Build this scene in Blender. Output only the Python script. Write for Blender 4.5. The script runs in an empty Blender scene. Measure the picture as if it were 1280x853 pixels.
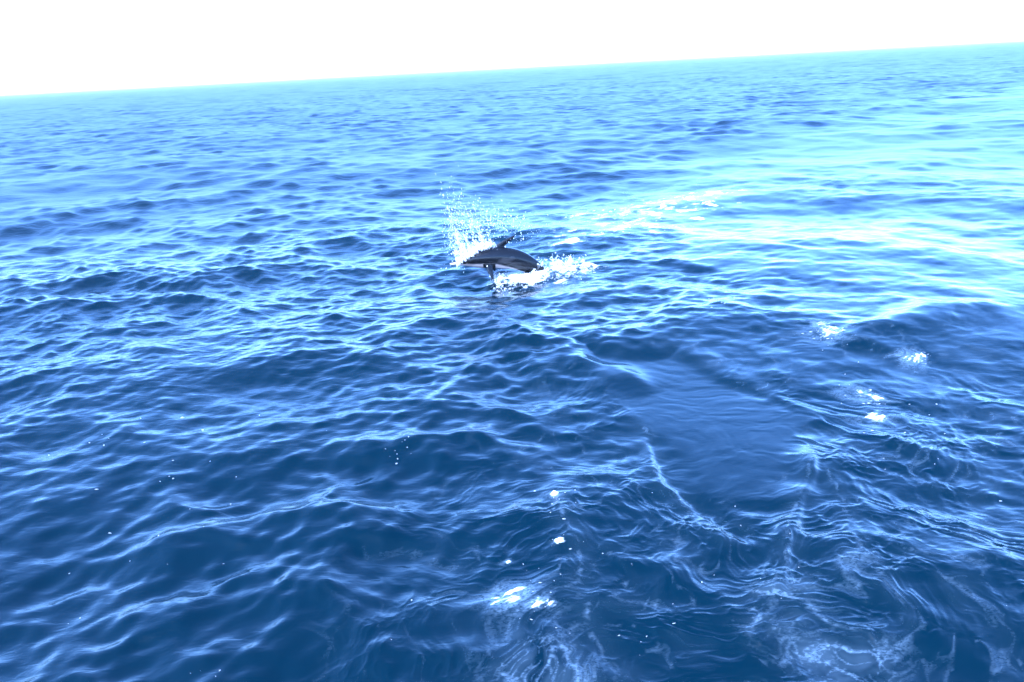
import bpy, bmesh, math, random
import numpy as np
from mathutils import Vector, Matrix

R = math.radians
rng = np.random.default_rng(11)
random.seed(5)
sc = bpy.context.scene
col = sc.collection

# ------------------------------------------------------------------ camera
CAM_H = 3.5
cam_d = bpy.data.cameras.new('camera')
cam_d.sensor_width = 22.3
cam_d.lens = 18.0
cam_d.clip_start = 0.05
cam_d.clip_end = 60000
cam = bpy.data.objects.new('camera', cam_d)
col.objects.link(cam)
pitch, roll = R(18.27), R(3.04)
r0 = Vector((1, 0, 0)); u0 = Vector((0, math.sin(pitch), math.cos(pitch))); fw = Vector((0, math.cos(pitch), -math.sin(pitch)))
cr = r0 * math.cos(roll) - u0 * math.sin(roll)
cu = u0 * math.cos(roll) + r0 * math.sin(roll)
m = Matrix((cr, cu, -fw)).transposed().to_4x4()
m.translation = (0, 0, CAM_H)
cam.matrix_world = m
sc.camera = cam

# ------------------------------------------------------------------ sky and sun
SUN_EL, SUN_AZ = R(47), R(-150)          # azimuth from +Y, positive towards +X
w = bpy.data.worlds.new('World'); sc.world = w; w.use_nodes = True
nt = w.node_tree; nt.nodes.clear()
sky = nt.nodes.new('ShaderNodeTexSky'); sky.sky_type = 'NISHITA'; sky.sun_disc = False
sky.sun_elevation = SUN_EL; sky.sun_rotation = SUN_AZ
sky.air_density = 0.58; sky.dust_density = 0.8; sky.ozone_density = 2.0
bg = nt.nodes.new('ShaderNodeBackground'); bg.inputs['Strength'].default_value = 0.15
wo = nt.nodes.new('ShaderNodeOutputWorld')
nt.links.new(sky.outputs[0], bg.inputs[0]); nt.links.new(bg.outputs[0], wo.inputs[0])
sun_d = bpy.data.lights.new('sun', 'SUN'); sun_d.energy = 2.2; sun_d.angle = R(0.5); sun_d.color = (1.0, 0.95, 0.87)
sun = bpy.data.objects.new('sun', sun_d); col.objects.link(sun)
sd = Vector((math.sin(SUN_AZ) * math.cos(SUN_EL), math.cos(SUN_AZ) * math.cos(SUN_EL), math.sin(SUN_EL)))
sun.rotation_euler = sd.to_track_quat('Z', 'Y').to_euler()
sun.location = sd * 60
vs = sc.view_settings
vs.view_transform = 'Standard'; vs.look = 'None'; vs.gamma = 1.0; vs.use_curve_mapping = False
vs.exposure = 2.93
vs.use_white_balance = True; vs.white_balance_temperature = 4650; vs.white_balance_tint = 12
sc.cycles.max_bounces = 6; sc.cycles.transparent_max_bounces = 24
sc.cycles.use_denoising = True

# ------------------------------------------------------------------ helpers
PERM = rng.permutation(4096).astype(np.int32)
GA = rng.uniform(0, 2 * np.pi, 4096)
GX, GY = np.cos(GA).astype(np.float32), np.sin(GA).astype(np.float32)
def noise(x, y, seed=0):
    x = x + np.float32(seed * 37.17); y = y + np.float32(seed * 91.73)
    xi = np.floor(x).astype(np.int32); yi = np.floor(y).astype(np.int32)
    fx = (x - xi).astype(np.float32); fy = (y - yi).astype(np.float32)
    u = fx * fx * fx * (fx * (fx * 6 - 15) + 10); v = fy * fy * fy * (fy * (fy * 6 - 15) + 10)
    def g(ix, iy, dx, dy):
        h = PERM[(PERM[ix & 4095] + iy) & 4095]
        return GX[h] * dx + GY[h] * dy
    a = g(xi, yi, fx, fy); b = g(xi + 1, yi, fx - 1, fy)
    c = g(xi, yi + 1, fx, fy - 1); d = g(xi + 1, yi + 1, fx - 1, fy - 1)
    return ((a + u * (b - a)) * (1 - v) + (c + u * (d - c)) * v) * 1.5
def sstep(a, b, x):
    t = np.clip((x - a) / (b - a), 0, 1); return t * t * (3 - 2 * t)
def fbm(x, y, n=4, seed=0):
    s = np.zeros_like(x); a = 0.5; f = 1.0
    for i in range(n):
        s += a * noise(x * f, y * f, seed + i * 3); a *= .5; f *= 2.03
    return s
def poly_dist(x, y, pts):
    """distance to a polyline, position along it 0..1, signed side"""
    best = np.full(x.shape, 1e9, np.float32); tt = np.zeros_like(best); ss = np.zeros_like(best)
    n = len(pts) - 1
    for i in range(n):
        (ax, ay), (bx, by) = pts[i], pts[i + 1]
        dx, dy = bx - ax, by - ay; L = dx * dx + dy * dy
        t = np.clip(((x - ax) * dx + (y - ay) * dy) / L, 0, 1)
        ex, ey = x - (ax + t * dx), y - (ay + t * dy)
        d = np.sqrt(ex * ex + ey * ey); k = d < best
        best = np.where(k, d, best); tt = np.where(k, (i + t) / n, tt)
        ss = np.where(k, np.sign(dx * ey - dy * ex), ss)
    return best, tt, ss
def in_poly(x, y, pts):
    ins = np.zeros(x.shape, bool); n = len(pts)
    for i in range(n):
        (ax, ay), (bx, by) = pts[i], pts[(i + 1) % n]
        c = ((ay > y) != (by > y)) & (x < (bx - ax) * (y - ay) / (by - ay + 1e-9) + ax)
        ins ^= c
    d, _, _ = poly_dist(x, y, list(pts) + [pts[0]])
    return np.where(ins, d, -d)          # signed distance, positive inside
def mesh_from(name, V, F, k):
    me = bpy.data.meshes.new(name)
    V = np.ascontiguousarray(V, np.float32); F = np.ascontiguousarray(F, np.int32)
    me.vertices.add(len(V)); me.vertices.foreach_set('co', V.ravel())
    me.loops.add(F.size); me.loops.foreach_set('vertex_index', F.ravel())
    me.polygons.add(len(F))
    me.polygons.foreach_set('loop_start', np.arange(0, F.size, k, dtype=np.int32))
    me.polygons.foreach_set('use_smooth', np.ones(len(F), bool))
    me.update(calc_edges=True); me.validate()
    return me
def put(name, me, mat, kind=None, label=None, cat=None):
    o = bpy.data.objects.new(name, me); col.objects.link(o)
    me.materials.append(mat)
    if kind: o['kind'] = kind
    if label: o['label'] = label
    if cat: o['category'] = cat
    return o
def nodes(name):
    mt = bpy.data.materials.new(name); mt.use_nodes = True
    t = mt.node_tree; t.nodes.clear()
    return mt, t, (lambda k, **kw: mk(t, k, **kw))
def mk(t, k, **kw):
    n = t.nodes.new(k)
    for a, b in kw.items(): setattr(n, a, b)
    return n

# ------------------------------------------------------------------ materials
def water_material():
    mt, t, N = nodes('sea_water'); L = t.links.new
    out = N('ShaderNodeOutputMaterial')
    ar = N('ShaderNodeAttribute', attribute_name='rough')
    af = N('ShaderNodeAttribute', attribute_name='foam')
    aa = N('ShaderNodeAttribute', attribute_name='air')
    co = N('ShaderNodeTexCoord')
    wat = N('ShaderNodeBsdfPrincipled')
    wat.inputs['IOR'].default_value = 1.333
    cm = N('ShaderNodeMix', data_type='RGBA')
    cm.inputs[6].default_value = (0.00002, 0.0052, 0.0100, 1)     # light sent back from deep clear water
    cm.inputs[7].default_value = (0.085, 0.120, 0.165, 1)      # water full of fine bubbles
    L(cm.outputs[2], wat.inputs['Base Color'])
    L(ar.outputs['Fac'], wat.inputs['Roughness'])
    n1 = N('ShaderNodeTexNoise'); n1.inputs['Scale'].default_value = 16; n1.inputs['Detail'].default_value = 3
    n1.inputs['Distortion'].default_value = 0.6
    mp = N('ShaderNodeMapping'); mp.inputs['Rotation'].default_value = (0, 0, R(-14)); mp.inputs['Scale'].default_value = (0.55, 1, 1)
    L(co.outputs['Object'], mp.inputs['Vector']); L(mp.outputs[0], n1.inputs['Vector'])
    bp = N('ShaderNodeBump'); bp.inputs['Distance'].default_value = 0.006
    al = N('ShaderNodeAttribute', attribute_name='lively')
    L(al.outputs['Fac'], bp.inputs['Strength'])
    L(n1.outputs['Fac'], bp.inputs['Height'])
    n4 = N('ShaderNodeTexNoise'); n4.inputs['Scale'].default_value = 4.2; n4.inputs['Detail'].default_value = 3; n4.inputs['Distortion'].default_value = 0.5
    L(mp.outputs[0], n4.inputs['Vector'])
    bq = N('ShaderNodeBump'); bq.inputs['Distance'].default_value = 0.035
    al2 = N('ShaderNodeAttribute', attribute_name='chop'); L(al2.outputs['Fac'], bq.inputs['Strength'])
    L(n4.outputs['Fac'], bq.inputs['Height']); L(bp.outputs[0], bq.inputs['Normal']); L(bq.outputs[0], wat.inputs['Normal'])
    fo = N('ShaderNodeBsdfPrincipled')
    fo.inputs['Base Color'].default_value = (0.58, 0.62, 0.66, 1); fo.inputs['Roughness'].default_value = 0.75
    nf = N('ShaderNodeTexNoise'); nf.inputs['Scale'].default_value = 30; nf.inputs['Detail'].default_value = 4
    L(co.outputs['Object'], nf.inputs['Vector'])
    ma = N('ShaderNodeMath', operation='MULTIPLY_ADD'); ma.inputs[1].default_value = 0.9; ma.inputs[2].default_value = -0.45
    L(nf.outputs['Fac'], ma.inputs[0])
    ad = N('ShaderNodeMath', operation='ADD'); L(af.outputs['Fac'], ad.inputs[0]); L(ma.outputs[0], ad.inputs[1])
    mr = N('ShaderNodeMapRange', interpolation_type='SMOOTHSTEP')
    mr.inputs['From Min'].default_value = 0.34; mr.inputs['From Max'].default_value = 0.95
    L(ad.outputs[0], mr.inputs['Value'])
    b2 = N('ShaderNodeBump'); b2.inputs['Distance'].default_value = 0.012; b2.inputs['Strength'].default_value = 0.8
    L(nf.outputs['Fac'], b2.inputs['Height']); L(b2.outputs[0], fo.inputs['Normal'])
    am = N('ShaderNodeAttribute', attribute_name='film')
    ng = N('ShaderNodeTexNoise'); ng.inputs['Scale'].default_value = 55; ng.inputs['Detail'].default_value = 5; ng.inputs['Distortion'].default_value = 1.0
    L(mp.outputs[0], ng.inputs['Vector'])
    mg = N('ShaderNodeMapRange'); mg.inputs['From Min'].default_value = 0.28; mg.inputs['From Max'].default_value = 0.62; L(ng.outputs['Fac'], mg.inputs['Value'])
    mm = N('ShaderNodeMath', operation='MULTIPLY'); L(am.outputs['Fac'], mm.inputs[0]); L(mg.outputs[0], mm.inputs[1])
    ab = N('ShaderNodeMath', operation='MULTIPLY'); ab.inputs[1].default_value = 0.30; L(aa.outputs['Fac'], ab.inputs[0])
    mxa = N('ShaderNodeMath', operation='MAXIMUM', use_clamp=True); L(mm.outputs[0], mxa.inputs[0]); L(ab.outputs[0], mxa.inputs[1])
    L(mxa.outputs[0], cm.inputs[0])
    mx = N('ShaderNodeMixShader')
    L(mr.outputs[0], mx.inputs[0]); L(wat.outputs[0], mx.inputs[1]); L(fo.outputs[0], mx.inputs[2])
    L(mx.outputs[0], out.inputs['Surface'])
    return mt
def white_water_material():
    mt, t, N = nodes('white_water'); L = t.links.new
    out = N('ShaderNodeOutputMaterial')
    p = N('ShaderNodeBsdfPrincipled'); p.inputs['Base Color'].default_value = (0.82, 0.82, 0.83, 1)
    p.inputs['Roughness'].default_value = 0.35; p.inputs['IOR'].default_value = 1.33
    tr = N('ShaderNodeBsdfTranslucent'); tr.inputs['Color'].default_value = (0.82, 0.83, 0.85, 1)
    co = N('ShaderNodeTexCoord'); n = N('ShaderNodeTexNoise'); n.inputs['Scale'].default_value = 40; n.inputs['Detail'].default_value = 4
    L(co.outputs['Object'], n.inputs['Vector'])
    b = N('ShaderNodeBump'); b.inputs['Distance'].default_value = 0.02; L(n.outputs['Fac'], b.inputs['Height']); L(b.outputs[0], p.inputs['Normal'])
    mx = N('ShaderNodeMixShader'); mx.inputs[0].default_value = 0.4
    L(p.outputs[0], mx.inputs[1]); L(tr.outputs[0], mx.inputs[2])
    cl = N('ShaderNodeBsdfTransparent'); my = N('ShaderNodeMixShader'); my.inputs[0].default_value = 0.62
    L(mx.outputs[0], my.inputs[1]); L(cl.outputs[0], my.inputs[2]); L(my.outputs[0], out.inputs['Surface'])
    return mt
def droplet_material():
    mt, t, N = nodes('water_droplets'); L = t.links.new
    out = N('ShaderNodeOutputMaterial')
    g = N('ShaderNodeBsdfPrincipled'); g.inputs['Base Color'].default_value = (0.85, 0.87, 0.9, 1)
    g.inputs['Roughness'].default_value = 0.08; g.inputs['IOR'].default_value = 1.33; g.inputs['Transmission Weight'].default_value = 0.55
    tr = N('ShaderNodeBsdfTranslucent'); tr.inputs['Color'].default_value = (0.85, 0.87, 0.9, 1)
    mx = N('ShaderNodeMixShader'); mx.inputs[0].default_value = 0.35
    L(g.outputs[0], mx.inputs[1]); L(tr.outputs[0], mx.inputs[2]); L(mx.outputs[0], out.inputs['Surface'])
    return mt
def skin_material():
    mt, t, N = nodes('dolphin_skin'); L = t.links.new
    out = N('ShaderNodeOutputMaterial'); p = N('ShaderNodeBsdfPrincipled')
    a = N('ShaderNodeAttribute', attribute_name='pale')
    co = N('ShaderNodeTexCoord'); n = N('ShaderNodeTexNoise'); n.inputs['Scale'].default_value = 9; n.inputs['Detail'].default_value = 5
    L(co.outputs['Object'], n.inputs['Vector'])
    ma = N('ShaderNodeMath', operation='MULTIPLY_ADD'); ma.inputs[1].default_value = 0.30; ma.inputs[2].default_value = -0.15
    L(n.outputs['Fac'], ma.inputs[0])
    ad = N('ShaderNodeMath', operation='ADD'); L(a.outputs['Fac'], ad.inputs[0]); L(ma.outputs[0], ad.inputs[1])
    cr_ = N('ShaderNodeValToRGB'); e = cr_.color_ramp.elements
    e[0].position = 0.12; e[0].color = (0.004, 0.0045, 0.006, 1)
    e[1].position = 0.95; e[1].color = (0.40, 0.33, 0.30, 1)
    k = cr_.color_ramp.elements.new(0.5); k.color = (0.045, 0.045, 0.05, 1)
    L(ad.outputs[0], cr_.inputs[0]); L(cr_.outputs[0], p.inputs['Base Color'])
    p.inputs['Roughness'].default_value = 0.14; p.inputs['IOR'].default_value = 1.36
    L(p.outputs[0], out.inputs['Surface'])
    return mt
M_WATER, M_WHITE, M_DROP, M_SKIN = water_material(), white_water_material(), droplet_material(), skin_material()

# ------------------------------------------------------------------ the sea
# one sheet out to the horizon, finer where it is nearer
rr = [0.4, 0.8, 1.2, 1.6, 2.0, 2.3, 2.6, 2.8, 3.0]
while rr[-1] < 45000:
    r = rr[-1]
    px = (r * r + CAM_H ** 2) / (CAM_H * 826.0)
    if r < 800: d = min(0.72 * px, max(0.30, 0.0042 * r))
    else: d = r * min(0.0042 * (r / 800) ** 1.6, 0.12)
    rr.append(r + d)
rr = np.array(rr, np.float32)
dense = np.radians(np.linspace(-42, 42, 740))
rest = np.radians(np.linspace(42, 318, 62)[1:-1])
az = np.concatenate([dense, rest])
daz = np.concatenate([np.full(len(dense), dense[1] - dense[0]), np.full(len(rest), rest[1] - rest[0])])
nr, nc = len(rr), len(az)
dr = np.gradient(rr)
X0 = (rr[:, None] * np.sin(az)[None, :]).astype(np.float32)
Y0 = (rr[:, None] * np.cos(az)[None, :]).astype(np.float32)
SP = np.maximum(dr[:, None] * 0.85, rr[:, None] * daz[None, :] * 0.8).astype(np.float32)

# --- regions of the water (metres, x to the right of the viewer, y away)
wake_edge = [(-1.631, 4.187), (-1.122, 5.47), (-0.351, 6.523), (0.043, 8.063), (0.528, 10.393), (0.039, 12.932), (0.96, 17.291), (2.081, 24.056), (7.905, 32.941), (21.406, 50.072), (45.697, 74.601)]
wake_poly = wake_edge + [(170.0, 66.0), (40.0, 20.0), (9.0, 2.5), (4.0, 0.8), (-1.0, 0.8)]
boil = [(0.633, 10.376), (1.448, 9.467), (2.107, 9.81), (2.545, 8.51), (3.073, 7.763), (2.674, 6.636), (2.238, 5.838), (1.848, 5.61), (1.484, 5.917), (1.234, 6.495), (1.209, 7.415), (1.015, 8.373)]
far = rr > 500
near = ~far
xs, ys = X0[near], Y0[near]
wob = 0.22 * np.sqrt(xs * xs + ys * ys)
wx = xs + wob * 0.35 * noise(xs * .35, ys * .35, 3); wy = ys + wob * 0.35 * noise(xs * .35, ys * .35, 4)
wd = in_poly(wx, wy, wake_poly)
bd = in_poly(xs + .16 * noise(xs * 1.3, ys * 1.3, 5), ys + .22 * noise(xs * 1.3, ys * 1.3, 6), boil)
WAKE = np.zeros_like(X0); WAKE[near] = sstep(-0.6, 1.2, wd / (1 + 0.08 * ys))
BOIL = np.zeros_like(X0); BOIL[near] = sstep(-0.10, 0.35, bd)
# slicks: broad flat streaks inside the wake, more of them to the right and farther off
SL = np.zeros_like(X0)
SL[near] = sstep(-0.05, 0.35, fbm(wx * .20 + wy * .03, wy * .11, 3, 21) + 0.10 + 0.30 * sstep(1.5, 6.5, wx) * sstep(7, 12, wy))
SL *= WAKE

Z = np.zeros_like(X0); DX = np.zeros_like(X0); DY = np.zeros_like(X0); VAR = np.zeros_like(X0)
# --- wind waves: many short-crested sinusoids, direction spread about the wind
GUST = np.ones_like(X0); GUST[near] = 1 + .55 * noise(xs * .16, ys * .10, 7) + .35 * noise(xs * .45, ys * .3, 8)
NW = 260
lam = np.exp(rng.uniform(np.log(0.13), np.log(26.0), NW)); lam.sort(); lam = lam[::-1]
for i, l in enumerate(lam):
    k = 2 * np.pi / l
    # slope per component: strongest for one to three metre chop
    s2 = 0.0012 * math.exp(-(math.log(l / 12) / 0.7) ** 2) + 0.0085 * math.exp(-(math.log(l / 1.25) / 0.9) ** 2) + 0.0100 * math.exp(-(math.log(l / 0.45) / 0.7) ** 2) + 0.006 * math.exp(-(math.log(l / 0.2) / 0.5) ** 2)
    s2 *= math.log(26.0 / 0.13) / NW
    spread = 40 + 22 * math.exp(-l / 0.8)
    th = R(14) + R(spread) * rng.standard_normal()
    kx, ky = -math.sin(th) * k, math.cos(th) * k
    a = math.sqrt(2 * s2) / k
    ph = rng.uniform(0, 2 * np.pi)
    rows = np.where(l / SP[:, 0] > 1.8)[0]
    n = rows[-1] + 1 if len(rows) else 0
    VAR[n:] += s2
    if n == 0: continue
    S = SP[:n]
    wt = sstep(1.9, 3.4, l / S)
    # the wake flattens the chop, the slicks and the boil most of all
    if l < 4.5:
        damp = 1 - WAKE[:n] * (0.45 if l > 0.6 else 0.35)
        damp = damp * (1 - 0.60 * SL[:n]) * (1 - 0.92 * BOIL[:n])
    else:
        damp = 1.0
    A = (a * wt * damp * (GUST[:n] if l < 3 else 1)).astype(np.float32)
    p = (kx * X0[:n] + ky * Y0[:n] + ph).astype(np.float32)
    c = np.cos(p); Z[:n] += A * c
    if l > 0.35:
        q = -1.0 * A * np.sin(p)
        DX[:n] += q * (kx / k); DY[:n] += q * (ky / k)
    VAR[:n] += s2 * (1 - wt * wt) * (damp * damp)

# --- water stirred by the hull: swirled small ridges, boils and seams, only near enough to be seen
nn = rr < 60
n = int(nn.sum())
x, y = X0[:n], Y0[:n]; S = SP[:n]; W = WAKE[:n]; B = BOIL[:n]; SLn = SL[:n]
def lod(l): return sstep(2.0, 4.5, l / S)
qx = x + 0.60 * noise(x * .6, y * .6, 31) + 0.26 * noise(x * 1.6, y * 1.6, 32) + .07 * noise(x * 5, y * 5, 38)
qy = y + 0.60 * noise(x * .6, y * .6, 33) + 0.26 * noise(x * 1.6, y * 1.6, 34) + .07 * noise(x * 5, y * 5, 39)
def ridged(fx, fy, seed, sharp=3.0): return (1 - np.abs(noise(fx, fy, seed)) * 1.3).clip(0, 1) ** sharp
nearf = 1 - 0.75 * sstep(7.0, 15.0, y)
patch = .35 + .65 * sstep(-.25, .35, noise(qx * .75, qy * .75, 36) + .5 * noise(qx * 2, qy * 2, 37))
stir = W * (1 - 0.92 * B) * (1 - 0.55 * SLn) * patch
Z[:n] += stir * nearf * (0.010 * ridged(qx * .9, qy * .9, 41, 7.0) * lod(.4)
                 + 0.010 * ridged(qx * 2.6 + .9 * qy, qy * 3.0 - .6 * qx, 42, 4.0) * lod(.2)
                 + 0.0100 * ridged(qx * 6.0 - 2.0 * qy, qy * 6.8 + 1.5 * qx, 43, 3.0) * lod(.09)
                 + 0.0048 * ridged(qx * 13 + 5 * qy, qy * 15, 48, 2.0) * lod(.05)
                 + 0.0012 * noise(qx * 30, qy * 38, 44) * lod(.03))
# humps and hollows of the wake
Z[:n] += W * (1 - .85 * B) * (0.06 * noise(qx * .42, qy * .36, 45) + 0.03 * noise(qx * .9, qy * .8, 46))
Z[:n] += B * (-0.018 * (y - 7.0) + 0.0025 * noise(qx * 3, qy * 5, 47) + 0.0012 * noise(qx * 9, qy * 15, 49) * lod(.08))
def ridge(pts, h, wa, wb, wig=0.06, sd=1, side=1):
    """a crest along a line, wa wide on one flank and wb on the other"""
    d, t, s_ = poly_dist(x + wig * noise(x * 2.2, y * 2.2, sd), y + wig * noise(x * 2.2, y * 2.2, sd + 50), pts)
    wv = np.where(s_ * side > 0, wa, wb)
    env = sstep(0, .18, t) * (1 - sstep(.8, 1.0, t))
    return h * np.exp(-(d / wv) ** 2) * env
Z[:n] += ridge([(0.609, 11.686), (1.521, 12.346), (2.446, 12.638), (3.176, 12.017), (3.904, 11.111)], 0.07, 0.35, 0.6, .1, 60)
Z[:n] += ridge([(-0.022, 9.273), (0.563, 9.405), (1.108, 9.103), (1.444, 8.313)], 0.08, 0.25, 0.5, .08, 61)
Z[:n] += ridge([(1.95, 10.322), (2.215, 8.99), (2.71, 8.182), (3.194, 7.446)], 0.022, 0.22, 0.10, .06, 62)
Z[:n] += ridge([(1.224, 7.507), (1.198, 6.809), (1.209, 6.323), (1.368, 5.803), (1.517, 5.415), (1.781, 5.198)], 0.035, 0.05, 0.14, .03, 63)
Z[:n] += ridge([(2.818, 6.948), (2.54, 6.348), (2.205, 5.742), (1.963, 5.285), (1.771, 4.81), (1.485, 4.41)], 0.045, 0.05, 0.14, .03, 64)
Z[:n] += ridge([(-2.093, 7.366), (-1.385, 7.352), (-0.682, 7.374), (-0.057, 7.157), (0.384, 6.904)], 0.06, 0.2, 0.4, .08, 65)
Z[:n] += ridge([(-3.342, 5.792), (-2.64, 5.985), (-2.093, 6.157), (-1.413, 6.113), (-0.852, 5.844)], 0.07, 0.22, 0.4, .08, 66)
Z[:n] += ridge([(-3.34, 4.337), (-3.063, 4.699), (-2.706, 5.016), (-2.337, 5.271), (-1.998, 5.553)], 0.05, 0.18, 0.3, .08, 67)
Z[:n] += ridge([(3.895, 9.225), (4.587, 9.713), (5.904, 10.509), (6.937, 10.619)], 0.09, 0.3, 0.5, .1, 68)

# --- foam
FO = np.zeros_like(x); FILM = np.zeros_like(x); AIR = np.zeros_like(x)
lace = fbm(qx * 2.2, qy * 2.2, 5, 71)
lacef = fbm(qx * 6.5, qy * 6.5, 4, 72)
vein = ridged(qx * 2.0, qy * 2.0, 73, 6.0) * .6 + ridged(qx * 4.7, qy * 4.7, 74, 5.0) * .5
def blob(c, rx, ry, ang=0.0):
    ca, sa = math.cos(R(ang)), math.sin(R(ang))
    ex, ey = x - c[0], y - c[1]
    return np.exp(-(((ex * ca + ey * sa) / rx) ** 2 + ((-ex * sa + ey * ca) / ry) ** 2))
lacex = fbm(qx * 15, qy * 15, 4, 77)
def foam(c, rx, ry, st, ang=0.0, lc=1.0, thin=False):
    global FO, FILM
    g = blob(c, rx, ry, ang)
    v = g * st + (lace * 1.1 + lacef * .8) * lc * np.sqrt(g)
    if thin: FILM = np.maximum(FILM, v * 1.6)
    else: FO = np.maximum(FO, v)
# spent splash behind the animal
for c, rx, ry, st, an in zip([(2.074, 19.722), (2.791, 18.15), (2.196, 17.661), (4.536, 21.381), (5.326, 22.086), (3.353, 20.489), (5.885, 22.177), (1.458, 17.157)],
        (.5, .8, .5, .9, .6, .9, .5, .5), (.5, .7, .5, .9, .5, .6, .4, .4), (.7, .5, .75, .55, .6, .3, .6, .4), (0, 20, 0, 10, 10, 0, 0, 0)):
    foam(c, rx, ry, st * 1.3, an, 1.8, True); foam(c, rx * 1.1, ry * 1.3, st * .35, an, 2.3)
for _ in range(70):
    u_, v_ = rng.normal(0, .42), rng.normal(0, .5)
    foam((3.6 + 2.3 * u_ + .5 * v_, 20.6 + 2.2 * u_ + 2.4 * v_), rng.uniform(.10, .32), rng.uniform(.08, .22), rng.uniform(.35, .75), rng.uniform(-20, 40), 1.3)
# where the body leaves the water
for c, rx, ry, st in zip([(0.057, 13.996), (0.545, 14.004), (0.979, 14.201), (1.326, 14.426), (0.254, 13.617), (-0.222, 13.942)], (.35,.5,.5,.35,.35,.25), (.35,.5,.5,.4,.3,.25), (.7,.8,.8,.5,.4,.4)):
    foam(c, rx, ry, st, 0, 1.3)
# clots on the wake
for c, r_, st in zip([(4.001, 9.748), (3.997, 10.006), (4.71, 8.822), (4.823, 8.94), (3.709, 7.867), (3.583, 7.396), (3.706, 7.998), (3.811, 7.726), (0.252, 6.204), (0.23, 5.451), (-0.151, 4.851), (-0.095, 4.901), (-0.25, 4.842), (0.142, 4.746), (0.054, 4.736), (-0.166, 5.276)],
        (.14,.10,.10,.08,.13,.09,.10,.06,.035,.035,.075,.05,.05,.03,.05,.02), (1.0,.6,.6,.7,.7,1.0,.5,.5,1,1,1.0,.8,.6,.9,.6,.8)):
    g = blob(c, r_ * 1.35, r_ * 1.15)
    FO = np.maximum(FO, g * st * .72 + (lacef * .9 + lacex * 1.5) * np.sqrt(g))
    foam(c, r_ * 2.2, r_ * 1.8, st * .6, 0, 1.2, True)
plume = ridged(qx * 3.0 + .8 * qy, qy * 3.4, 121, 5.0) * .5 + ridged(qx * 6.5, qy * 7.5 + 2 * qx, 122, 4.0) * .35 + ridged(qx * 15, qy * 17, 123, 3.0) * .3 - .12
# veined bubbles rising in the near wake
for c, rx, ry, st in zip([(0.031, 4.187), (0.108, 4.077), (1.726, 4.594), (1.61, 4.48), (1.862, 4.757), (1.902, 4.023), (2.049, 4.053), (1.787, 4.123)], (.16,.14,.12,.14,.07,.16,.12,.12), (.24,.16,.16,.10,.12,.12,.10,.10), (.55,.5,.55,.5,.4,.65,.5,.4)):
    FILM = np.maximum(FILM, blob(c, rx * 1.5, ry * 1.4) ** .7 * (2.0 * plume + lace * 1.0 - .25) * (.5 + st))
    AIR = np.maximum(AIR, (blob(c, rx * 1.7, ry * 1.7) * (.45 + 1.2 * lace + .6 * lacef)).clip(0, 1))
# thin lines of bubbles along the seams
for pts, st in (([(1.24, 7.505), (1.198, 6.809), (1.209, 6.323), (1.368, 5.803), (1.517, 5.415)], .30), ([(2.804, 6.949), (2.403, 6.082), (2.108, 5.607), (1.853, 4.991), (1.559, 4.484)], .34),
                ([(1.797, 4.808), (1.912, 4.455), (2.097, 4.282), (2.194, 4.056)], .30), ([(0.29, 6.601), (0.312, 5.911), (0.411, 5.434), (0.332, 4.937), (0.41, 4.419), (0.523, 4.114)], .30),
                ([(2.844, 5.098), (3.115, 5.175), (3.481, 5.412), (3.798, 5.438)], .26), ([(2.686, 6.332), (2.484, 5.132), (2.483, 4.572)], .22)):
    d, t, s_ = poly_dist(x + .05 * noise(x * 3, y * 3, 81) + .02 * noise(x * 11, y * 11, 83), y + .05 * noise(x * 3, y * 3, 82) + .02 * noise(x * 11, y * 11, 84), pts)
    g = np.exp(-(d / .022) ** 2); g2 = np.exp(-(d / .12) ** 2)
    FILM = np.maximum(FILM, g * (st * .8 + .9 * lacef))
    FILM = np.maximum(FILM, g2 * (vein * .5 - .2 + lace * .6))
    AIR = np.maximum(AIR, g2 * .14)
FILM = np.maximum(FILM, W * nearf * (vein * .6 - .32 + lace * .6) * (1 - B))
AIR = np.maximum(AIR, W * nearf * ((.02 + .25 * lace).clip(0, 1) * (1 - .6 * B) ))
Z[:n] += 0.02 * sstep(.45, 1.2, FO) * (1 + lacef) * lod(.1)

# --- sheet
P = np.stack([X0 + DX, Y0 + DY, Z], -1).reshape(-1, 3)
P = np.vstack([P, [[0, 0, 0]]])
ii = np.arange(nr - 1)[:, None] * nc; jj = np.arange(nc)[None, :]; j2 = (jj + 1) % nc
Q = np.stack([ii + jj, ii + nc + jj, ii + nc + j2, ii + j2], -1).reshape(-1, 4)
me = mesh_from('sea', P, Q, 4)
rough = np.sqrt(np.sqrt(2 * (VAR * 0.35 + 0.0003)).clip(0, .20))
LV = np.full(X0.shape, 1.0, np.float32) * (1 - .55 * SL) * (1 - .7 * BOIL) * (1 - .35 * WAKE)
LV *= (1 - sstep(30, 90, rr))[:, None] * .7
def attr(me, name, full):
    a = me.attributes.new(name, 'FLOAT', 'POINT')
    a.data.foreach_set('value', np.concatenate([full.ravel(), [0]]).astype(np.float32))
f_full = np.zeros_like(X0); f_full[:n] = FO.clip(0, 1.2); a_full = np.zeros_like(X0); a_full[:n] = AIR.clip(0, 1); m_full = np.zeros_like(X0); m_full[:n] = FILM.clip(0, 1)
attr(me, 'rough', rough); attr(me, 'foam', f_full); attr(me, 'air', a_full); attr(me, 'film', m_full); attr(me, 'lively', LV)
CH = (.8 * sstep(5, 13, rr) * (1 - sstep(60, 140, rr)))[:, None] * (1 - .75 * SL) * (1 - .85 * BOIL) * (1 - .4 * WAKE)
attr(me, 'chop', CH)
put('sea', me, M_WATER, 'structure', 'deep blue choppy open sea with a smooth boat wake', 'sea')

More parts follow.
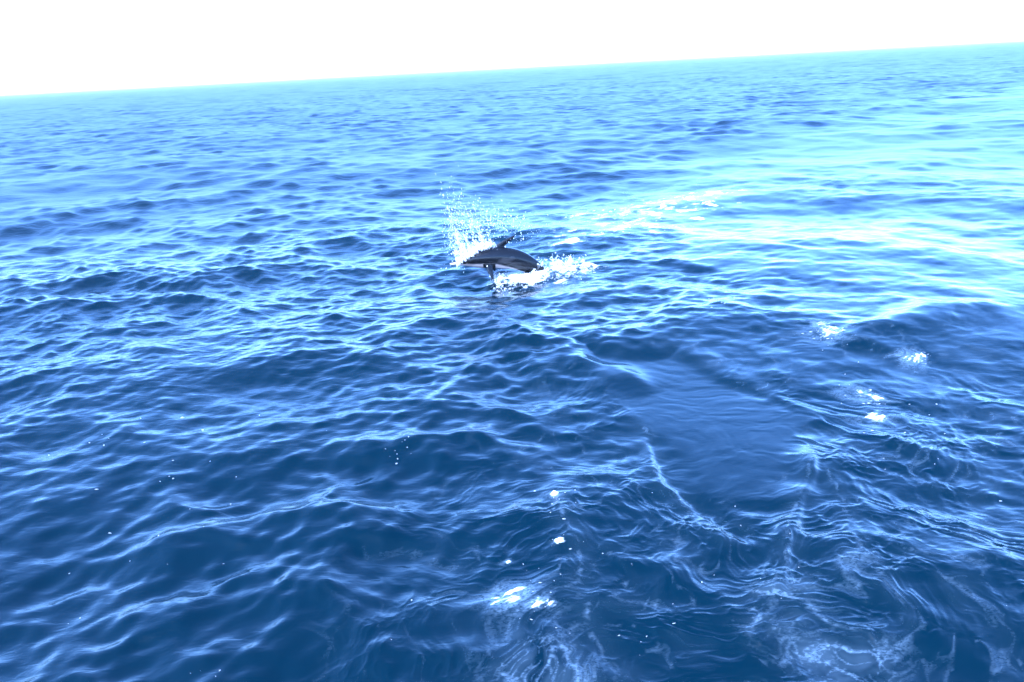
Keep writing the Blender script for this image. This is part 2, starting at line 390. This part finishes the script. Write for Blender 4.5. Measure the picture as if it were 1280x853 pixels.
# ------------------------------------------------------------------ the dolphin
YD = 14.228
spine = [(-1.006, 0.332, 1.2), (-0.935, 0.336, 2.4), (-0.85, 0.338, 3.4), (-0.766, 0.342, 4.6), (-0.694, 0.358, 7.2), (-0.609, 0.375, 9.6), (-0.482, 0.383, 11.8), (-0.314, 0.378, 13), (-0.132, 0.36, 13), (0.076, 0.317, 12.4), (0.242, 0.25, 11.6), (0.379, 0.171, 10.2), (0.517, 0.077, 8.2), (0.682, -0.049, 5.6), (0.834, -0.159, 3.6), (0.945, -0.238, 3.0)]
PXM = 67.5
def catmull(P, n):
    out = []
    for i in range(len(P) - 1):
        p0, p1, p2, p3 = P[max(i - 1, 0)], P[i], P[i + 1], P[min(i + 2, len(P) - 1)]
        for j in range(n):
            t = j / n
            out.append([.5 * (2 * b + (c - a) * t + (2 * a - 5 * b + 4 * c - d) * t * t + (-a + 3 * b - 3 * c + d) * t ** 3) for a, b, c, d in zip(p0, p1, p2, p3)])
    out.append(list(P[-1])); return out
HEAD_TURN = 0.22          # the animal comes a little towards the viewer
def place(px_, pz_, off=0.0):
    return Vector((px_, YD + (px_ + .1) * HEAD_TURN + off, pz_))
bm = bmesh.new()
sp = catmull([(a, b, c / PXM) for a, b, c in spine], 4)
SEG = 28; rings = []
for i, (a, b, rad) in enumerate(sp):
    t = i / (len(sp) - 1)
    p = place(a, b); q0 = place(*sp[max(i - 1, 0)][:2]); q1 = place(*sp[min(i + 1, len(sp) - 1)][:2])
    tan = (q1 - q0).normalized(); side = tan.cross(Vector((0, 0, 1))).normalized(); up = side.cross(tan)
    wd_ = rad * (0.90 if t < .6 else 0.90 - 0.45 * (t - .6) / .4)
    if t < .2: wd_ = rad * 1.05
    ring = []
    for k in range(SEG):
        an = 2 * math.pi * k / SEG
        ring.append(bm.verts.new(p + side * (wd_ * math.cos(an)) + up * (rad * math.sin(an))))
    rings.append(ring)
for a, b in zip(rings, rings[1:]):
    for k in range(SEG): bm.faces.new((a[k], a[(k + 1) % SEG], b[(k + 1) % SEG], b[k]))
bm.faces.new(rings[0][::-1]); bm.faces.new(rings[-1])
def foil(stations, thick):
    """a fin: stations of (leading edge, trailing edge) points, lens-shaped section"""
    rs = []
    for i, (le, te) in enumerate(stations):
        t = i / (len(stations) - 1)
        n0 = (stations[min(i + 1, len(stations) - 1)][0] - stations[max(i - 1, 0)][0])
        nv = (te - le).cross(n0).normalized(); th_ = thick * (1 - .7 * t)
        ring = []
        for s_, seq in ((1, range(0, 7)), (-1, range(6, 0, -1))):
            for q in seq:
                u = q / 6; ring.append(bm.verts.new(le.lerp(te, u) + nv * (s_ * th_ * (math.sin(math.pi * min(1, u ** .6)) + .12))))
        rs.append(ring)
    for a, b in zip(rs, rs[1:]):
        for k in range(len(a)): bm.faces.new((a[k], a[(k + 1) % len(a)], b[(k + 1) % len(b)], b[k]))
    bm.faces.new(rs[0][::-1]); bm.faces.new(rs[-1])
le = [(-0.307, 0.495), (-0.204, 0.581), (-0.103, 0.636), (-0.003, 0.682), (0.075, 0.712), (0.132, 0.726)]
te = [(-0.044, 0.438), (-0.06, 0.534), (-0.001, 0.578), (0.068, 0.619), (0.126, 0.664), (0.163, 0.705)]
foil([(place(*a, .0), place(*b, .0)) for a, b in zip(le, te)], .022)
le = [(-0.401, 0.328), (-0.385, 0.241), (-0.362, 0.168), (-0.33, 0.108), (-0.285, 0.033)]
te = [(-0.248, 0.306), (-0.259, 0.234), (-0.256, 0.162), (-0.245, 0.104), (-0.25, 0.024)]
offs = (-.10, -.16, -.19, -.21, -.23)
foil([(place(*a, o), place(*b, o)) for a, b, o in zip(le, te, offs)], .020)
offs = (.10, .17, .22, .26, .29)
foil([(place(a[0] + .03, a[1] + .02, o), place(b[0] + .03, b[1] + .02, o)) for a, b, o in zip(le, te, offs)], .020)
e0 = Vector(place(*sp[-3][:2])); e1 = Vector(place(*sp[-1][:2]))
tn = (e1 - e0).normalized(); sd_ = tn.cross(Vector((0, 0, 1))).normalized()
for s_ in (-1, 1):
    foil([(e0 + sd_ * (s_ * .00), e1 + tn * .10), (e0 + sd_ * (s_ * .10) + tn * .03, e1 + sd_ * (s_ * .10) + tn * .12),
          (e0 + sd_ * (s_ * .20) + tn * .13, e1 + sd_ * (s_ * .20) + tn * .16), (e0 + sd_ * (s_ * .27) + tn * .24, e1 + sd_ * (s_ * .27) + tn * .20)], .018)
bmesh.ops.recalc_face_normals(bm, faces=bm.faces)
raw = bpy.data.meshes.new('raw'); bm.to_mesh(raw); bm.free()
tmp = bpy.data.objects.new('tmp', raw); col.objects.link(tmp)
rm = tmp.modifiers.new('r', 'REMESH'); rm.mode = 'VOXEL'; rm.voxel_size = 0.0095
sm = tmp.modifiers.new('s', 'SMOOTH'); sm.factor = .5; sm.iterations = 3
dg = bpy.context.evaluated_depsgraph_get()
body = bpy.data.meshes.new_from_object(tmp.evaluated_get(dg)); body.name = 'dolphin'
bpy.data.objects.remove(tmp); bpy.data.meshes.remove(raw)
body.polygons.foreach_set('use_smooth', np.ones(len(body.polygons), bool))
V = np.empty(len(body.vertices) * 3, np.float32); body.vertices.foreach_get('co', V); V = V.reshape(-1, 3)
spx = np.array([s_[0] for s_ in sp]); spz = np.array([s_[1] for s_ in sp]); spr = np.array([s_[2] for s_ in sp])
cz = np.interp(V[:, 0], spx, spz); cr2 = np.interp(V[:, 0], spx, spr)
rel = (V[:, 2] - cz) / np.maximum(cr2, .02)                  # -1 belly, +1 back
tt = (V[:, 0] - spx[0]) / (spx[-1] - spx[0])
lvl = -0.42 + 0.25 * np.clip((0.16 - tt) / .16, 0, 1) - .5 * np.clip((tt - .42) / .2, 0, 1)
pale = 0.95 * sstep(lvl + .22, lvl - .12, rel) * 1.0
pale = 0.95 * (1 - sstep(-.17, .17, rel - lvl))
pale += .95 * (1 - sstep(.06, .13, tt)) * (1 - sstep(.3, .9, rel))   # pale beak and chin
flank = np.exp(-((tt - .50) / .10) ** 2) * np.exp(-((rel + .05 - (tt - .5) * 3) / .35) ** 2)
pale = np.maximum(pale, .30 * flank)
dyb = V[:, 1] - (YD + (V[:, 0] + .1) * HEAD_TURN)
pale[(V[:, 0] > le[0][0] - .03) & (V[:, 0] < te[0][0] + .03) & (rel < -.45) & (np.abs(dyb) > .06)] = 0.0
pale[np.sqrt(dyb ** 2 + (V[:, 2] - cz) ** 2) > 1.07 * np.maximum(cr2, .03)] = 0.0
at = body.attributes.new('pale', 'FLOAT', 'POINT'); at.data.foreach_set('value', pale.clip(0, 1).astype(np.float32))
put('dolphin', body, M_SKIN, None, 'dark grey dolphin with pale belly leaping out of the blue water', 'dolphin')

# ------------------------------------------------------------------ white water and spray
def ico(sub):
    b = bmesh.new(); bmesh.ops.create_icosphere(b, subdivisions=sub, radius=1.0)
    V = np.array([v.co[:] for v in b.verts], np.float32); F = np.array([[v.index for v in f.verts] for f in b.faces], np.int32); b.free(); return V, F
I1V, I1F = ico(1)
def drops(name, P, rad, stretch, mat, label, cat):
    """many small beads of water; stretch is a velocity vector per bead"""
    P = np.asarray(P, np.float32); rad = np.asarray(rad, np.float32); n = len(P)
    sv = np.asarray(stretch, np.float32)
    ln = np.linalg.norm(sv, axis=1, keepdims=True) + 1e-6; d = sv / ln
    base = np.repeat(I1V[None], n, 0) * (1 + .22 * rng.standard_normal((n, len(I1V), 1)).astype(np.float32))
    al = np.einsum('nvk,nk->nv', base, d)[..., None]
    base = base + al * d[:, None, :] * (ln[:, None] )
    VV = (P[:, None] + base * rad[:, None, None]).reshape(-1, 3)
    FF = (I1F[None] + (np.arange(n) * len(I1V))[:, None, None]).reshape(-1, 3)
    return put(name, mesh_from(name, VV, FF, 3), mat, 'stuff', label, cat)
def pos3(pts, dy=0.0):
    return [place(a, b, dy) for a, b in pts]

# the thrown white water: fingers, lumps and beads round the tail stock
prof = [(-0.331, 0.079), (-0.104, 0.096), (0.064, 0.072), (0.232, 0.034), (0.406, 0.126), (0.58, 0.246), (0.751, 0.309), (0.92, 0.314), (1.09, 0.334), (1.229, 0.297), (1.368, 0.232), (1.507, 0.095)]
pxs = np.array([p[0] for p in prof]); pzs = np.array([p[1] for p in prof])
N1 = 17000
ux = rng.uniform(pxs[0], pxs[-1], N1)
top = np.interp(ux, pxs, pzs) * (0.62 + .95 * fbm(ux.astype(np.float32) * 8, np.zeros(N1, np.float32), 3, 91) + .25)
uz = -0.04 + (top + .05) * rng.beta(1.0, 1.9, N1)
dep = rng.normal(0, 1, N1) * (.10 + .20 * (1 - (uz / .5).clip(0, 1))) + np.where(ux < .35, -.22, -.10)
uy = YD + (ux + .1) * HEAD_TURN + dep
cl = fbm((ux * 7).astype(np.float32), (uz * 7 + dep * 5).astype(np.float32), 3, 92)
kp = cl > .09 + .10 * rng.standard_normal(N1)
P1 = np.stack([ux, uy, uz], 1)[kp]; n1 = len(P1)
r1 = np.exp(rng.normal(math.log(.0056), .5, n1)).clip(.002, .015)
drops('white_water', P1, r1, rng.normal(0, .5, (n1, 3)), M_WHITE, 'white churned water thrown up round the tail of the dolphin', 'splash')
# lumpy core of the splash
bmc = []; bfc = []; o_ = 0
I3V, I3F = ico(3)
for (cx_, cz_), rx, rz in zip([(0.769, 0.005), (1.082, 0.06), (0.455, -0.036), (0.17, -0.079), (1.308, 0.048), (-0.083, -0.036)], (.10,.11,.11,.08,.06,.04), (.09,.09,.06,.04,.04,.02)):
    c0 = place(cx_, max(cz_, 0) * .5, -.10)
    v = I3V.copy()
    nz = fbm(v[:, 0] * 3 + cx_ * 5, v[:, 1] * 3 + v[:, 2] * 4, 4, 95)
    v = v * (1 + .55 * nz)[:, None] * np.array([rx, rx * .9, rz]) + np.array(c0)
    bmc.append(v); bfc.append(I3F + o_); o_ += len(v)
put('splash_core', mesh_from('splash_core', np.vstack(bmc), np.vstack(bfc), 3), M_WHITE, 'stuff', 'solid white heart of the splash behind the dolphin', 'splash')

# sheet of water torn off the head, streaming up and back
N2 = 2300
h0 = [(-0.874, 0.397), (-0.757, 0.476), (-0.61, 0.568), (-0.467, 0.631), (-0.297, 0.664), (-0.159, 0.629)]
hx = np.array([p[0] for p in h0]); hz = np.array([p[1] for p in h0])
ux = rng.beta(1.1, 1.9, N2) * (hx[-1] - hx[0]) + hx[0]
fing = (.5 + fbm((ux * 12).astype(np.float32), np.zeros(N2, np.float32), 3, 96) * 2.2).clip(.0, 1.6) ** 1.5
hgt = rng.exponential(1, N2) * (.04 + .14 * fing * np.interp(ux, [hx[0], hx[1], hx[3], hx[-1]], [.9, 1.2, .6, .25]))
uz = np.interp(ux, hx, hz) - .075 + hgt
ux2 = ux - hgt * .25
uy = YD + (ux2 + .1) * HEAD_TURN + rng.normal(0, .10, N2) - .08
r2 = np.exp(rng.normal(math.log(.0050), .45, N2)).clip(.002, .014)
vel = np.stack([-.5 + 0 * ux, 0 * ux, 1.6 * np.ones(N2)], 1) + rng.normal(0, .3, (N2, 3))
drops('head_spray', np.stack([ux2, uy, uz], 1), r2, vel, M_WHITE, 'white sheet of spray streaming off the head of the dolphin', 'spray')
# foam pouring from the chin
# scattered droplets hanging above
N3 = 1700
c = [(-0.852, 0.708), (-0.712, 1.12), (-0.441, 1.037), (-0.1, 0.949), (-0.897, 1.241), (0.238, 0.762)]
ci = rng.choice(6, N3, p=[.26, .20, .24, .15, .11, .04])
cx_ = np.array([p[0] for p in c])[ci]; cz_ = np.array([p[1] for p in c])[ci]
ux = cx_ + rng.normal(0, 1, N3) * np.array([.12, .18, .24, .26, .09, .3])[ci]
uz = cz_ + rng.normal(0, 1, N3) * np.array([.22, .16, .15, .14, .25, .12])[ci]
uy = YD + rng.normal(0, .28, N3)
k = uz > .05
r3 = np.exp(rng.normal(math.log(.0034), .45, N3)).clip(.0014, .009)
vel = np.stack([-.2 + 0 * ux, 0 * ux, .9 + 0 * ux], 1) + rng.normal(0, .3, (N3, 3))
drops('spray_droplets', np.stack([ux, uy, uz], 1)[k], r3[k], vel[k], M_DROP, 'cloud of small droplets hanging above the dolphin', 'spray')

# small flecks of froth riding on the water
PV = P[:-1].reshape(nr, nc, 3)
def fleck_spots(cx, cy, spread, m_):
    out = []
    for _ in range(m_):
        tx, ty = cx + rng.normal(0, spread), cy + rng.normal(0, spread * 1.3)
        rad_, a_ = math.hypot(tx, ty), math.atan2(tx, ty)
        if abs(a_) > R(41) or rad_ < 3.2: continue
        i_ = int(np.searchsorted(rr, rad_)); j_ = int(round((a_ - dense[0]) / (dense[1] - dense[0])))
        out.append(PV[i_, j_])
    return out
fl = []
for (cx, cy), sp_, m_ in zip([(-4.617, 8.047), (-3.922, 7.074), (-3.131, 6.68), (-3.216, 7.324), (-1.201, 7.123), (-3.595, 7.199), (-3.335, 5.024), (-3.235, 5.84), (-2.679, 5.729), (0.256, 6.045), (0.271, 5.34), (0.019, 4.965), (0.624, 4.48), (1.733, 5.645), (1.664, 4.819), (3.692, 6.841), (3.658, 7.789), (3.911, 9.516), (0.997, 4.787), (3.588, 5.954), (3.028, 11.438), (-1.257, 4.553), (-2.12, 4.317)],
        (.25,.4,.3,.2,.08,.6,.02,.3,.25,.2,.2,.15,.2,.3,.2,.4,.3,.2,.3,.5,.25,.25,.08), (5,5,3,3,11,4,2,4,4,8,9,14,6,3,5,6,12,12,4,4,10,3,5)):
    fl += fleck_spots(cx, cy, sp_, m_)
fl = np.array(fl); nf_ = len(fl)
drops('foam_flecks', fl + np.array([0, 0, .001]), np.exp(rng.normal(math.log(.0034), .45, nf_)).clip(.0015, .009) * (fl[:, 1] / 6.5).clip(.7, 1.6),
      np.stack([rng.normal(0, 1.2, nf_), rng.normal(0, .6, nf_), 0 * fl[:, 0]], 1), M_WHITE, 'tiny white flecks of froth floating on the sea', 'foam')

# ------------------------------------------------------------------ sea haze that softens the horizon
bm = bmesh.new(); bmesh.ops.create_cube(bm, size=1.0)
bmesh.ops.scale(bm, vec=(96000, 96000, 7.0), verts=bm.verts); bmesh.ops.translate(bm, vec=(0, 0, 2.0), verts=bm.verts)
hm = bpy.data.meshes.new('haze'); bm.to_mesh(hm); bm.free()
mt, t, N = nodes('sea_air')
o_ = N('ShaderNodeOutputMaterial'); v_ = N('ShaderNodeVolumePrincipled')
v_.inputs['Color'].default_value = (0.95, 0.97, 1.0, 1); v_.inputs['Density'].default_value = 0.00018; v_.inputs['Anisotropy'].default_value = 0.2
t.links.new(v_.outputs[0], o_.inputs['Volume'])
put('haze', hm, mt, 'stuff', 'thin pale haze over the far sea', 'haze')
